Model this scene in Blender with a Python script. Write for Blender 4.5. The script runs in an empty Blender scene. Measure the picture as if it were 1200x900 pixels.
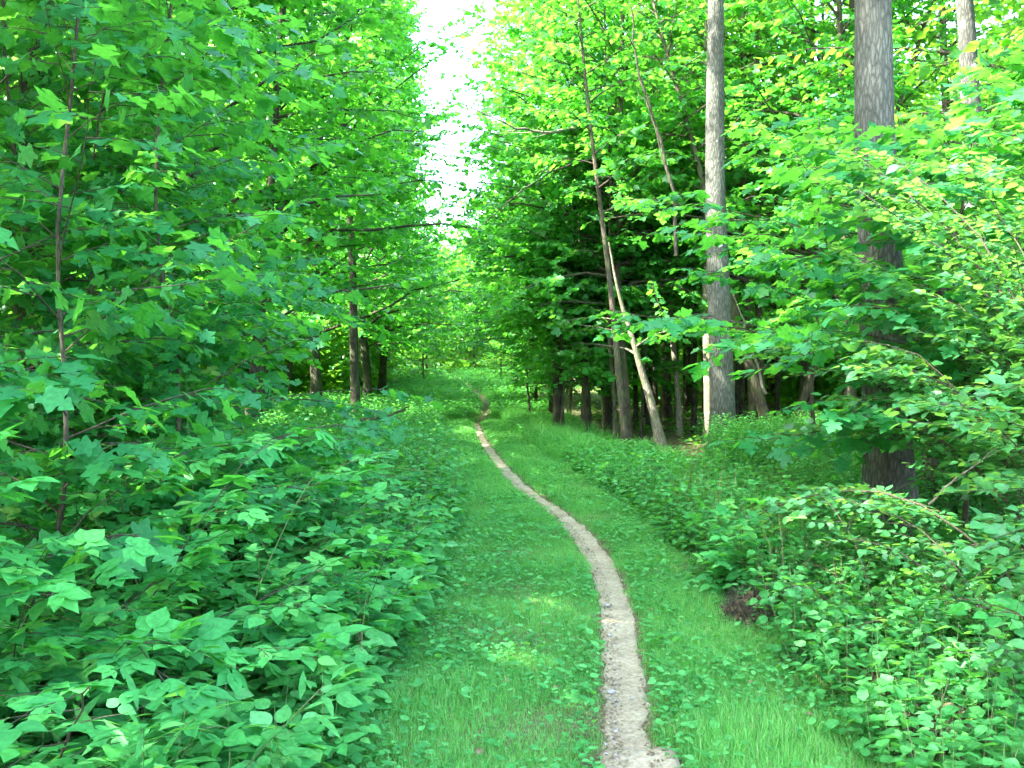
import bpy, math, time
import numpy as np
from mathutils import noise as mnoise, Vector

rng = np.random.default_rng(11)
C = bpy.context.scene.collection
R = math.radians
UP = np.array([0., 0., 1.])
F = 1152.0            # focal length in pixels of the 1200 px wide photo
CAMH = 1.7

# ------------------------------------------------------------------ world layout
PATH = np.array([  # y (metres ahead), x
    (1.0, .36), (2.6, .42), (3.6, .49), (4.65, .537), (5.4, .623), (6.25, .694), (7.14, .756), (8.22, .785), (9.1, .775), (9.85, .735), (10.8, .65),
    (11.76, .52), (13.06, .283), (14.4, .10), (15.74, -.04), (18, -.26), (20.6, -.483), (24, -.74), (28.6, -1.0), (32.8, -1.2), (36, -1.0), (40, -1.05), (44, -1.4), (50, -2.3), (60, -4.)])
def px(y): return np.interp(y, PATH[:, 0], PATH[:, 1])
def sstep(a, b, t):
    t = np.clip((t - a) / (b - a), 0, 1); return t * t * (3 - 2 * t)
def H(x, y):
    x = np.asarray(x, float); y = np.asarray(y, float)
    d = x - px(y)
    h = 1.25 * sstep(33, 62, y) - .22 * np.exp(-((y - 33.5) / 2.2) ** 2)
    h = h + .22 * sstep(1.0, 4.5, -d) + .12 * sstep(2.2, 6, d)
    h = h + .03 * np.sin(x * 1.3 + y * .7) * sstep(.3, 2, abs(d)) + .05 * np.sin(x * .31 - y * .43 + 1) * sstep(.5, 3, abs(d))
    h = h - .05 * np.exp(-(d / .22) ** 2)
    return h

# ------------------------------------------------------------------ mesh helpers
def mesh(name, V, Fs, mats, midx=None, rnd=None, smooth=False):
    """V (n,3); Fs list of (m,k) index arrays; midx one material index per array."""
    me = bpy.data.meshes.new(name)
    me.vertices.add(len(V)); me.vertices.foreach_set('co', np.asarray(V, np.float32).ravel())
    Fs = [np.asarray(f, np.int32) for f in Fs]
    nl = sum(f.size for f in Fs); npoly = sum(len(f) for f in Fs)
    me.loops.add(nl); me.polygons.add(npoly)
    me.loops.foreach_set('vertex_index', np.concatenate([f.ravel() for f in Fs]))
    tot = np.concatenate([np.full(len(f), f.shape[1], np.int32) for f in Fs])
    st = np.concatenate([[0], np.cumsum(tot)[:-1]]).astype(np.int32)
    me.polygons.foreach_set('loop_start', st)
    if midx: me.polygons.foreach_set('material_index', np.concatenate([np.full(len(f), i, np.int32) for f, i in zip(Fs, midx)]))
    me.polygons.foreach_set('use_smooth', np.full(npoly, smooth))
    for m in mats: me.materials.append(m)
    if rnd is not None:
        a = me.attributes.new('rnd', 'FLOAT', 'POINT'); a.data.foreach_set('value', np.asarray(rnd, np.float32))
    me.update(calc_edges=True)
    return me
def obj(name, me, parent=None):
    o = bpy.data.objects.new(name, me); C.objects.link(o)
    if parent: o.parent = parent
    return o
def tag(o, label=None, cat=None, group=None, kind=None):
    if label: o['label'] = label
    if cat: o['category'] = cat
    if group: o['group'] = group
    if kind: o['kind'] = kind
    return o
def empty(name, loc, rz=0):
    o = bpy.data.objects.new(name, None); C.objects.link(o); o.location = loc; o.rotation_euler = (0, 0, rz)
    o.empty_display_size = .1
    return o
def nrm(v): return v / np.maximum(np.linalg.norm(v, axis=-1, keepdims=True), 1e-9)

def tubes(P, Rad, seg=5):
    """P (n,k,3) polylines, Rad (n,k) radii -> verts, quads"""
    n, k, _ = P.shape
    T = np.gradient(P, axis=1); T = nrm(T)
    mean = nrm(P[:, -1] - P[:, 0])
    ref = np.where((abs(mean[:, 2:3]) > .7), np.array([[1., 0, 0]]), np.array([[0, 0, 1.]]))[:, None, :]
    U = nrm(np.cross(T, np.broadcast_to(ref, T.shape))); W = np.cross(T, U)
    a = np.arange(seg) * 2 * math.pi / seg
    V = P[:, :, None, :] + Rad[:, :, None, None] * (np.cos(a)[None, None, :, None] * U[:, :, None, :] + np.sin(a)[None, None, :, None] * W[:, :, None, :])
    V = V.reshape(-1, 3)
    i = np.arange(k - 1)[:, None]; j = np.arange(seg)[None, :]
    q = np.stack([i * seg + j, i * seg + (j + 1) % seg, (i + 1) * seg + (j + 1) % seg, (i + 1) * seg + j], -1).reshape(-1, 4)
    Fq = (q[None] + (np.arange(n) * k * seg)[:, None, None]).reshape(-1, 4)
    return V, Fq
def join(parts):
    V = []; Fq = []; o = 0
    for v, f in parts:
        if len(v) == 0: continue
        V.append(v); Fq.append(f + o); o += len(v)
    return np.concatenate(V), np.concatenate(Fq)

# ------------------------------------------------------------------ leaf templates (length 1 along x, z up); each: verts, tris
def fan_leaf(half, fold=.12, droop=.15, waves=0.0):
    """half: outline points (x, y>=0) from base to tip; midrib fan, both sides"""
    half = np.array(half, float)
    mid = np.array([(x, 0) for x in (0, .3, .62, 1.0)])
    V = [(x, 0, 0) for x, _ in mid]
    nm = len(mid)
    up = half[1:-1]
    T = []
    for s in (1, -1):
        b = len(V)
        for (x, y) in up: V.append((x, s * y, y * fold))
        seq = [0] + list(range(b, b + len(up))) + [nm - 1]
        # triangulate strip between midrib nodes and outline
        mi = 0
        for a, c in zip(seq[:-1], seq[1:]):
            xa = V[a][0]; xc = V[c][0]; xm = (xa + xc) / 2
            tgt = int(np.argmin([abs(V[m][0] - xm) for m in range(nm)]))
            tgt = max(tgt, mi)
            while mi < tgt:
                if a not in (mi, mi + 1): T.append((mi, mi + 1, a) if s < 0 else (mi + 1, mi, a))
                mi += 1
            if mi != a and mi != c: T.append((mi, c, a) if s < 0 else (mi, a, c))
        while mi < nm - 2 + 1 and c == nm - 1 and mi < nm - 1:
            if seq[-2] not in (mi, mi + 1): T.append((mi, mi + 1, seq[-2]) if s < 0 else (mi + 1, mi, seq[-2]))
            mi += 1
    V = np.array(V, float)
    V[:, 2] -= droop * V[:, 0] ** 2 * .6 + .05 * np.maximum(0, abs(V[:, 1]) - .25)
    return V, np.array(T, np.int32)
MAPLE = fan_leaf([(0, 0), (-.10, .26), (-.02, .42), (.15, .31), (.30, .43), (.48, .58), (.55, .40), (.53, .26), (.68, .30), (.82, .15), (1, 0)], .10, .25)
MAPLE_S = fan_leaf([(0, 0), (-.08, .36), (.15, .31), (.47, .55), (.54, .27), (.73, .26), (1, 0)], .12, .25)
OVATE = fan_leaf([(0, 0), (.06, .17), (.22, .30), (.40, .335), (.60, .27), (.80, .13), (1, 0)], .16, .18)
OVATE_S = fan_leaf([(0, 0), (.20, .28), (.55, .28), (1, 0)], .2, .3)
LANCE = fan_leaf([(0, 0), (.3, .085), (.65, .07), (1, 0)], .2, .5)
FAR = (np.array([(0, 0, 0), (.42, .36, .05), (1, 0, -.12), (.42, -.36, .05)], float), np.array([(0, 2, 1), (0, 3, 2)], np.int32))
def compound(tmpl, spec):
    V = []; T = []; o = 0
    for (ang, off, s, pitch) in spec:
        v = tmpl[0] * s; c, si = math.cos(ang), math.sin(ang); cp, sp = math.cos(pitch), math.sin(pitch)
        v = np.stack([v[:, 0] * cp + v[:, 2] * sp, v[:, 1], -v[:, 0] * sp + v[:, 2] * cp], 1)
        v = np.stack([v[:, 0] * c - v[:, 1] * si, v[:, 0] * si + v[:, 1] * c, v[:, 2]], 1) + np.array([off[0], off[1], 0])
        V.append(v); T.append(tmpl[1] + o); o += len(v)
    return np.concatenate(V), np.concatenate(T)
TRI = compound(OVATE, [(0, (.22, 0), .85, .05), (1.35, (.08, .03), .66, .08), (-1.35, (.08, -.03), .66, .14)])
PENTA = compound(OVATE, [(0, (.1, 0), .9, .12), (.85, (.07, .03), .8, .15), (-.85, (.07, -.03), .8, .2), (1.75, (.02, .04), .6, .2), (-1.75, (.02, -.04), .6, .15)])
TRI_S = compound(OVATE_S, [(0, (.22, 0), .85, .15), (1.35, (.08, .03), .66, .2), (-1.35, (.08, -.03), .66, .25)])
CLUMP = compound(FAR, [(0, (0, 0), .5, .1), (1.3, (.1, .2), .45, .3), (-1.5, (.2, -.3), .5, .1), (2.6, (-.1, .1), .5, .4), (.5, (.5, .2), .45, .0), (-.7, (.45, -.25), .4, .3)])

def leaves(tmpl, pos, d, nm, size):
    """pos (n,3), d direction (n,3), nm normals (n,3), size (n) -> verts, tris, rnd"""
    X = nrm(d); N = nrm(nm - (nm * X).sum(-1, keepdims=True) * X); Y = np.cross(N, X)
    v, t = tmpl
    V = (v[None, :, 0:1] * X[:, None] + v[None, :, 1:2] * Y[:, None] + v[None, :, 2:3] * N[:, None]) * size[:, None, None] + pos[:, None]
    n = len(pos)
    T = (t[None] + (np.arange(n) * len(v))[:, None, None]).reshape(-1, 3)
    r = np.repeat(rng.random(n), len(v))
    return V.reshape(-1, 3), T, r

# ------------------------------------------------------------------ materials
def newmat(name):
    m = bpy.data.materials.new(name); m.use_nodes = True; nt = m.node_tree; nt.nodes.clear()
    out = nt.nodes.new('ShaderNodeOutputMaterial')
    return m, nt, out
def N(nt, t, **kw):
    n = nt.nodes.new(t)
    for k, v in kw.items():
        if k.startswith('i_'):
            k = k[2:]; k = int(k) if k.isdigit() else k.replace('_', ' ')
            n.inputs[k].default_value = v
        else: setattr(n, k, v)
    return n
def ramp(nt, stops, fac):
    n = nt.nodes.new('ShaderNodeValToRGB'); e = n.color_ramp.elements
    while len(e) < len(stops): e.new(.5)
    for q, (p, c) in zip(e, stops): q.position = p; q.color = (*c, 1)
    nt.links.new(fac, n.inputs[0]); return n.outputs[0]
def leafmat(name, cols, trans, tfac=.45, rough=.42, spec=.35):
    """cols: dark -> light reflectance stops; trans: transmitted colour"""
    m, nt, out = newmat(name); L = nt.links
    a = N(nt, 'ShaderNodeAttribute', attribute_name='rnd'); oi = N(nt, 'ShaderNodeObjectInfo')
    ad = N(nt, 'ShaderNodeMath', operation='MULTIPLY_ADD', i_1=.7); L.new(a.outputs['Fac'], ad.inputs[0])
    mu = N(nt, 'ShaderNodeMath', operation='MULTIPLY', i_1=.3); L.new(oi.outputs['Random'], mu.inputs[0]); L.new(mu.outputs[0], ad.inputs[2])
    col = ramp(nt, cols, ad.outputs[0])
    # small blotches within the blade
    tc = N(nt, 'ShaderNodeTexCoord'); no = N(nt, 'ShaderNodeTexNoise', i_Scale=55., i_Detail=2.); L.new(tc.outputs['Object'], no.inputs['Vector'])
    mr = N(nt, 'ShaderNodeMapRange'); mr.inputs['From Min'].default_value = .3; mr.inputs['From Max'].default_value = .7
    mr.inputs['To Min'].default_value = .78; mr.inputs['To Max'].default_value = 1.15; L.new(no.outputs[0], mr.inputs['Value'])
    mx = N(nt, 'ShaderNodeMix', data_type='RGBA', blend_type='MULTIPLY'); mx.inputs['Factor'].default_value = 1
    L.new(col, mx.inputs['A']); L.new(mr.outputs[0], mx.inputs['B'])
    p = N(nt, 'ShaderNodeBsdfPrincipled', i_Roughness=rough); p.inputs['Specular IOR Level'].default_value = spec
    L.new(mx.outputs['Result'], p.inputs['Base Color'])
    t = N(nt, 'ShaderNodeBsdfTranslucent')
    tm = N(nt, 'ShaderNodeMix', data_type='RGBA', blend_type='MULTIPLY'); tm.inputs['Factor'].default_value = 1
    tr = ramp(nt, [(0, tuple(.75 * c for c in trans)), (1, trans)], a.outputs['Fac'])
    L.new(tr, tm.inputs['A']); L.new(mr.outputs[0], tm.inputs['B']); L.new(tm.outputs['Result'], t.inputs['Color'])
    ms = N(nt, 'ShaderNodeMixShader'); ms.inputs[0].default_value = tfac
    L.new(p.outputs[0], ms.inputs[1]); L.new(t.outputs[0], ms.inputs[2]); L.new(ms.outputs[0], out.inputs['Surface'])
    return m
def G(r, g, b): return (r, g, b)
M = {}
M['maple'] = leafmat('maple_leaf', [(0, G(.014, .12, .040)), (.5, G(.024, .18, .052)), (.9, G(.045, .25, .06)), (.97, G(.10, .30, .05)), (1, G(.34, .34, .06))], G(.16, .60, .045), .48, .5, .25)
M['canopy'] = leafmat('canopy_leaf', [(0, G(.018, .12, .032)), (.6, G(.032, .18, .038)), (1, G(.07, .24, .045))], G(.16, .56, .04), .48)
M['edge'] = leafmat('sunlit_tint_leaf', [(0, G(.022, .14, .035)), (.6, G(.04, .21, .042)), (1, G(.09, .28, .05))], G(.17, .66, .04), .5)  # canopy leaf brightened: a sunlit look put into its reflected and transmitted colour
M['bramble'] = leafmat('bramble_leaf', [(0, G(.020, .13, .040)), (.4, G(.042, .25, .062)), (.75, G(.08, .37, .082)), (.94, G(.15, .44, .10)), (1, G(.36, .38, .08))], G(.13, .58, .05), .42, .58, .16)
M['herb'] = leafmat('herb_leaf', [(0, G(.032, .17, .042)), (.5, G(.055, .26, .062)), (.85, G(.10, .36, .10)), (.96, G(.14, .42, .16)), (1, G(.38, .38, .12))], G(.16, .55, .05), .42, .6, .15)
M['honey'] = leafmat('oval_leaf', [(0, G(.022, .12, .04)), (.5, G(.04, .19, .055)), (.9, G(.07, .25, .075)), (1, G(.28, .38, .12))], G(.22, .52, .06), .42, .4, .45)
M['grass'] = leafmat('grass_blade', [(0, G(.065, .27, .055)), (.5, G(.115, .38, .085)), (.88, G(.19, .45, .11)), (1, G(.40, .42, .20))], G(.20, .62, .09), .45, .5, .25)
M['dead'] = leafmat('dead_leaf', [(0, G(.07, .055, .035)), (.5, G(.20, .155, .09)), (1, G(.40, .33, .20))], G(.30, .20, .08), .2, .7, .15)
M['far'] = leafmat('distant_leaf', [(0, G(.018, .11, .025)), (.6, G(.035, .17, .03)), (1, G(.07, .22, .035))], G(.24, .60, .035), .5)

def barkmat(name, dark, light, sc=1., lichen=None, bump=.02, moss=0):
    m, nt, out = newmat(name); L = nt.links
    tc = N(nt, 'ShaderNodeTexCoord')
    mp = N(nt, 'ShaderNodeMapping'); mp.inputs['Scale'].default_value = (26 * sc, 26 * sc, 5.5 * sc); L.new(tc.outputs['Object'], mp.inputs[0])
    wn = N(nt, 'ShaderNodeTexNoise', i_Scale=1.6, i_Detail=3.); L.new(mp.outputs[0], wn.inputs['Vector'])
    wm = N(nt, 'ShaderNodeMix', data_type='RGBA'); wm.inputs['Factor'].default_value = .28
    L.new(mp.outputs[0], wm.inputs['A']); L.new(wn.outputs['Color'], wm.inputs['B'])
    vo = N(nt, 'ShaderNodeTexVoronoi', feature='DISTANCE_TO_EDGE', i_Scale=1.0); L.new(wm.outputs['Result'], vo.inputs['Vector'])
    fine = N(nt, 'ShaderNodeTexNoise', i_Scale=3.5, i_Detail=6., i_Roughness=.7); L.new(mp.outputs[0], fine.inputs['Vector'])
    mr = N(nt, 'ShaderNodeMapRange'); mr.inputs['From Max'].default_value = .35; L.new(vo.outputs['Distance'], mr.inputs['Value'])
    mu = N(nt, 'ShaderNodeMath', operation='MULTIPLY'); L.new(mr.outputs[0], mu.inputs[0]); L.new(fine.outputs[0], mu.inputs[1])
    ad = N(nt, 'ShaderNodeMath', operation='ADD'); L.new(mu.outputs[0], ad.inputs[0])
    f2 = N(nt, 'ShaderNodeMath', operation='MULTIPLY', i_1=.4); L.new(fine.outputs[0], f2.inputs[0]); L.new(f2.outputs[0], ad.inputs[1])
    mid = tuple((a + b) / 2 for a, b in zip(dark, light))
    col = ramp(nt, [(.12, dark), (.5, mid), (.95, light)], ad.outputs[0])
    big = N(nt, 'ShaderNodeTexNoise', i_Scale=1.7, i_Detail=4.); L.new(tc.outputs['Object'], big.inputs['Vector'])
    bm = N(nt, 'ShaderNodeMapRange'); bm.inputs['From Min'].default_value = .35; bm.inputs['From Max'].default_value = .65; bm.inputs['To Min'].default_value = .7; bm.inputs['To Max'].default_value = 1.15
    L.new(big.outputs[0], bm.inputs['Value'])
    mx = N(nt, 'ShaderNodeMix', data_type='RGBA', blend_type='MULTIPLY'); mx.inputs['Factor'].default_value = 1
    L.new(col, mx.inputs['A']); L.new(bm.outputs[0], mx.inputs['B']); c = mx.outputs['Result']
    if moss:
        mn = N(nt, 'ShaderNodeTexNoise', i_Scale=3.1, i_Detail=5.); L.new(tc.outputs['Object'], mn.inputs['Vector'])
        r = N(nt, 'ShaderNodeMapRange'); r.inputs['From Min'].default_value = .48; r.inputs['From Max'].default_value = .62; r.inputs['To Max'].default_value = moss
        L.new(mn.outputs[0], r.inputs['Value'])
        k = N(nt, 'ShaderNodeMix', data_type='RGBA'); k.inputs['B'].default_value = (.09, .13, .045, 1); L.new(r.outputs[0], k.inputs['Factor']); L.new(c, k.inputs['A']); c = k.outputs['Result']
    if lichen:
        v2 = N(nt, 'ShaderNodeTexNoise', i_Scale=4.2, i_Detail=4., i_Roughness=.5); L.new(tc.outputs['Object'], v2.inputs['Vector'])
        r = N(nt, 'ShaderNodeMapRange'); r.inputs['From Min'].default_value = lichen; r.inputs['From Max'].default_value = lichen + .03; L.new(v2.outputs[0], r.inputs['Value'])
        k = N(nt, 'ShaderNodeMix', data_type='RGBA'); k.inputs['B'].default_value = (.42, .50, .43, 1); L.new(r.outputs[0], k.inputs['Factor']); L.new(c, k.inputs['A']); c = k.outputs['Result']
    p = N(nt, 'ShaderNodeBsdfPrincipled', i_Roughness=.9); p.inputs['Specular IOR Level'].default_value = .2; L.new(c, p.inputs['Base Color'])
    bp = N(nt, 'ShaderNodeBump', i_Strength=1., i_Distance=bump); L.new(ad.outputs[0], bp.inputs['Height']); L.new(bp.outputs[0], p.inputs['Normal'])
    L.new(p.outputs[0], out.inputs['Surface'])
    return m
M['bark_grey'] = barkmat('grey_ridged_bark', (.03, .032, .026), (.24, .25, .21), 1.7, .70, .03)
M['bark_lichen'] = barkmat('lichen_bark', (.025, .026, .022), (.17, .175, .15), 1.7, .60, .02)
M['bark_brown'] = barkmat('brown_bark', (.035, .028, .02), (.17, .14, .10), 1.2, None, .02, .35)
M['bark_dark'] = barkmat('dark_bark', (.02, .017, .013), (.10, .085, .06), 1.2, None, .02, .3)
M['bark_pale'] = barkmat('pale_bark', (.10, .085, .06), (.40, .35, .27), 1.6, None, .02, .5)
M['twig'] = barkmat('twig_bark', (.03, .026, .018), (.12, .105, .07), 4., None, .002)
M['stem'] = barkmat('green_stem', (.06, .10, .03), (.16, .24, .08), 4., None, .001)

def soil(name, stops, scale, leafy=False, bump=.03, pebble=0):
    m, nt, out = newmat(name); L = nt.links
    tc = N(nt, 'ShaderNodeTexCoord')
    n1 = N(nt, 'ShaderNodeTexNoise', i_Scale=scale, i_Detail=8., i_Roughness=.65); L.new(tc.outputs['Object'], n1.inputs['Vector'])
    n2 = N(nt, 'ShaderNodeTexNoise', i_Scale=scale * 14, i_Detail=6., i_Roughness=.7); L.new(tc.outputs['Object'], n2.inputs['Vector'])
    mi = N(nt, 'ShaderNodeMix', data_type='FLOAT'); mi.inputs['Factor'].default_value = .5; L.new(n1.outputs[0], mi.inputs['A']); L.new(n2.outputs[0], mi.inputs['B'])
    c = ramp(nt, stops, mi.outputs['Result'])
    h = mi.outputs['Result']
    if pebble:
        v = N(nt, 'ShaderNodeTexVoronoi', i_Scale=pebble); L.new(tc.outputs['Object'], v.inputs['Vector'])
        k = N(nt, 'ShaderNodeMix', data_type='RGBA', blend_type='OVERLAY'); k.inputs['Factor'].default_value = .45
        L.new(c, k.inputs['A']); L.new(ramp(nt, [(0, (.35, .35, .35)), (1, (.62, .61, .6))], v.outputs['Color']), k.inputs['B']); c = k.outputs['Result']
    p = N(nt, 'ShaderNodeBsdfPrincipled', i_Roughness=.95); p.inputs['Specular IOR Level'].default_value = .15; L.new(c, p.inputs['Base Color'])
    bp = N(nt, 'ShaderNodeBump', i_Strength=.9, i_Distance=bump); L.new(h, bp.inputs['Height']); L.new(bp.outputs[0], p.inputs['Normal'])
    L.new(p.outputs[0], out.inputs['Surface'])
    return m
M['soil'] = soil('forest_floor', [(.35, (.045, .038, .022)), (.5, (.09, .08, .04)), (.6, (.07, .11, .035)), (.75, (.15, .13, .075))], 2.2)
M['dirt'] = soil('path_dirt', [(.32, (.10, .08, .05)), (.44, (.20, .165, .11)), (.55, (.28, .24, .165)), (.7, (.35, .31, .22))], 3.0, bump=.02, pebble=60)
M['stone'] = soil('stone', [(.3, (.14, .13, .12)), (.7, (.36, .35, .32))], 9., bump=.01)

# ------------------------------------------------------------------ camera, light
cam = bpy.data.cameras.new('camera'); cam.lens = 36 * F / 1200; cam.sensor_width = 36; cam.clip_end = 1500; cam.clip_start = .05
co = bpy.data.objects.new('camera', cam); C.objects.link(co); co.location = (0, 0, CAMH)
co.rotation_euler = (R(90) - math.atan(20 / F), 0, 0)
bpy.context.scene.camera = co
SUN_EL, SUN_AZ = 50., -106.          # azimuth clockwise from the view direction (+Y)
sd = Vector((math.sin(R(SUN_AZ)) * math.cos(R(SUN_EL)), math.cos(R(SUN_AZ)) * math.cos(R(SUN_EL)), math.sin(R(SUN_EL))))
sl = bpy.data.lights.new('sun', 'SUN'); sl.energy = 2.5; sl.angle = R(.5); sl.color = (1, .95, .86)
so = bpy.data.objects.new('sun', sl); C.objects.link(so); so.rotation_euler = sd.to_track_quat('Z', 'Y').to_euler(); so.location = (-20, -5, 30)
w = bpy.data.worlds.new('World'); bpy.context.scene.world = w; w.use_nodes = True; nt = w.node_tree
bg = nt.nodes['Background']; sky = nt.nodes.new('ShaderNodeTexSky'); sky.sky_type = 'NISHITA'; sky.sun_disc = False
sky.sun_elevation = R(SUN_EL); sky.sun_rotation = R(SUN_AZ); sky.air_density = 1.0; sky.dust_density = 3.0; sky.ozone_density = 1.0
nt.links.new(sky.outputs[0], bg.inputs[0]); bg.inputs[1].default_value = .15
sc = bpy.context.scene
sc.view_settings.view_transform = 'Standard'; sc.view_settings.look = 'None'; sc.view_settings.exposure = 4.45; sc.view_settings.gamma = 1
sc.cycles.max_bounces = 8; sc.cycles.diffuse_bounces = 4; sc.cycles.transmission_bounces = 6; sc.cycles.glossy_bounces = 2
sc.cycles.caustics_reflective = False; sc.cycles.caustics_refractive = False; sc.cycles.sample_clamp_indirect = 8

# ------------------------------------------------------------------ ground and path
def grid_axis(segs):
    out = []
    for a, b, s in segs: out += list(np.arange(a, b, s))
    out.append(segs[-1][1]); return np.array(out)
gx = grid_axis([(-150, -30, 8), (-30, -8, 1), (-8, -2.5, .3), (-2.5, 2.5, .06), (2.5, 8, .3), (8, 30, 1), (30, 150, 8)])
gy = grid_axis([(-60, 0, 4), (0, 14, .12), (14, 40, .3), (40, 80, 1.), (80, 220, 8)])
X, Y = np.meshgrid(gx, gy); Z = H(X, Y)
V = np.stack([X.ravel(), Y.ravel(), Z.ravel()], 1)
ny, nx = X.shape; ii = np.arange(ny - 1)[:, None]; jj = np.arange(nx - 1)[None]
Q = np.stack([ii * nx + jj, ii * nx + jj + 1, (ii + 1) * nx + jj + 1, (ii + 1) * nx + jj], -1).reshape(-1, 4)
g = obj('ground', mesh('ground', V, [Q], [M['soil']], smooth=True))
tag(g, 'uneven forest floor of dark soil under the plants', 'ground', kind='structure')
ys = np.arange(1.0, 32.0, .05); prof = np.linspace(-1, 1, 15)
pv = []
for y in ys:
    wl = .122 + .012 * math.sin(y * 2.3) + .035 * mnoise.noise(Vector((y * 4.1, 0, 0))) + .02 * mnoise.noise(Vector((y * 14, 0, 0))) - .003 * max(0, y - 12)
    wr = .116 + .010 * math.sin(y * 3.7 + 1) + .035 * mnoise.noise(Vector((y * 3.7, 5, 0))) + .02 * mnoise.noise(Vector((y * 13, 7, 0))) - .003 * max(0, y - 12)
    if y < 4.36: wl = .135; wr = .20
    c = float(px(y))
    for t in prof:
        x = c + t * (wl if t < 0 else wr)
        z = float(H(x, y)) + .016 + .010 * mnoise.noise(Vector((x * 9, y * 7, 0))) + .006 * mnoise.noise(Vector((x * 30, y * 25, 3))) - .03 * (abs(t) > .99)
        if y < 4.36: z += .045 * min(1, (4.36 - y) / .04)
        if 4.36 <= y < 4.47: z -= .018
        pv.append((x, y, z))
pv = np.array(pv); k = len(prof)
ii = np.arange(len(ys) - 1)[:, None]; jj = np.arange(k - 1)[None]
Q = np.stack([ii * k + jj, ii * k + jj + 1, (ii + 1) * k + jj + 1, (ii + 1) * k + jj], -1).reshape(-1, 4)
p = obj('path', mesh('path', pv, [Q], [M['dirt']], smooth=True))
tag(p, 'narrow bare dirt path curving away through the grass', 'path', kind='structure')

# pebbles on the path, plus a few stones one can pick out
def stone_mesh(name, r, seed):
    import bmesh
    bm = bmesh.new(); bmesh.ops.create_icosphere(bm, subdivisions=2, radius=1)
    for v in bm.verts:
        n = mnoise.noise(v.co * 1.3 + Vector((seed, 0, 0))); v.co *= 1 + .35 * n
        v.co = Vector((v.co.x * r, v.co.y * r * .7, v.co.z * r * .42))
    me = bpy.data.meshes.new(name); bm.to_mesh(me); bm.free(); me.materials.append(M['stone']); return me
for sx, sy, r, lab in [(717, 808, .028, 'pale flat stone on the left side of the near path'), (715, 742, .020, 'small grey stone half way up the visible path edge'),
                       (712, 707, .030, 'dull green-grey stone on the left edge of the path further on'), (741, 815, .012, 'tiny dark stone in the middle of the near path')]:
    y = CAMH * F / (sy - 430); x = (sx - 600) / F * y
    o = obj('stone', stone_mesh('stone', r, sx)); o.location = (x, y, float(H(x, y)) + .024); o.rotation_euler = (0, 0, sx)
    tag(o, lab, 'stone', 'loose stones on the path')
n = 600
yy = 2.5 + 14 * rng.random(n) ** 1.5; side = np.where(rng.random(n) < .75, -1, 1)
xx = px(yy) + side * (.02 + .10 * rng.random(n)); s = .003 + .009 * rng.random(n) ** 3
ico = np.array([(1, 0, 0), (0, 1, 0), (-1, 0, 0), (0, -1, 0), (0, 0, .6), (0, 0, -.6)], float)
icf = np.array([(0, 1, 4), (1, 2, 4), (2, 3, 4), (3, 0, 4), (1, 0, 5), (2, 1, 5), (3, 2, 5), (0, 3, 5)])
an = rng.random(n) * 6.28
vv = ico[None] * s[:, None, None] * (1 + .3 * rng.normal(size=(n, 6, 1)))
vv = np.stack([vv[..., 0] * np.cos(an)[:, None] - vv[..., 1] * np.sin(an)[:, None], vv[..., 0] * np.sin(an)[:, None] + vv[..., 1] * np.cos(an)[:, None], vv[..., 2]], -1)
zz = H(xx, yy) + .018 + np.where(yy < 4.36, .045, 0)
vv += np.stack([xx, yy, zz], -1)[:, None]
o = obj('pebbles', mesh('pebbles', vv.reshape(-1, 3), [(icf[None] + (np.arange(n) * 6)[:, None, None]).reshape(-1, 3)], [M['stone']]))
tag(o, 'scattered small gravel along the edges of the dirt path', 'pebbles', kind='stuff')

# ------------------------------------------------------------------ plants: generators
def polyline(base, az, e0, droop, L, k, wob=.06):
    """bases (n,3), azimuth, start elevation, droop (rad over the length), length -> (n,k,3)"""
    n = len(base); t = np.linspace(0, 1, k)
    el = e0[:, None] - droop[:, None] * t[None, :-1] + rng.normal(0, wob, (n, k - 1))
    a = az[:, None] + np.cumsum(rng.normal(0, wob * 1.6, (n, k - 1)), 1)
    d = np.stack([np.cos(el) * np.cos(a), np.cos(el) * np.sin(a), np.sin(el)], -1) * (L / (k - 1))[:, None, None]
    return np.concatenate([base[:, None], base[:, None] + np.cumsum(d, 1)], 1)
def at_t(P, t):
    """P (n,k,3), t (n,m) -> points (n,m,3), tangents"""
    n, k, _ = P.shape; f = np.clip(t, 0, .999) * (k - 1); i = f.astype(int); fr = (f - i)[..., None]
    r = np.arange(n)[:, None]; A = P[r, i]; B = P[r, i + 1]
    return A + (B - A) * fr, nrm(B - A)
def twigs(P, L, m, sf, t0=.15, flat=.35, jit=.25, up=0):
    """side shoots alternating in the plane of each branch"""
    n = len(P); t = t0 + (1 - t0) * (np.arange(m)[None] + rng.random((n, m)) * .8) / m
    pos, T = at_t(P, t)
    side = nrm(np.cross(UP, T)); s = np.where((np.arange(m)[None] + rng.integers(0, 2, (n, 1))) % 2, 1., -1.)[..., None]
    a = (.75 + rng.normal(0, .25, (n, m)))[..., None] * np.where(t > .93, .2, 1)[..., None]
    d = T * np.cos(a) + side * s * np.sin(a); d[..., 2] = d[..., 2] * flat + rng.normal(up * .5, .10 + up, (n, m))
    l = L[:, None] * sf * (1.2 - .75 * t) * (1 + rng.normal(0, jit, (n, m)))
    l = np.maximum(l, .06)
    return pos.reshape(-1, 3), nrm(d).reshape(-1, 3), l.ravel()
def shoots(pos, d, l, k=4, sag=.25):
    t = np.linspace(0, 1, k)[None, :, None]
    P = pos[:, None] + d[:, None] * l[:, None, None] * t
    P[..., 2] -= (sag * l[:, None] * t[..., 0] ** 2)
    P[:, 1:] += rng.normal(0, .02, P[:, 1:].shape) * l[:, None, None]
    return P
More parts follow.
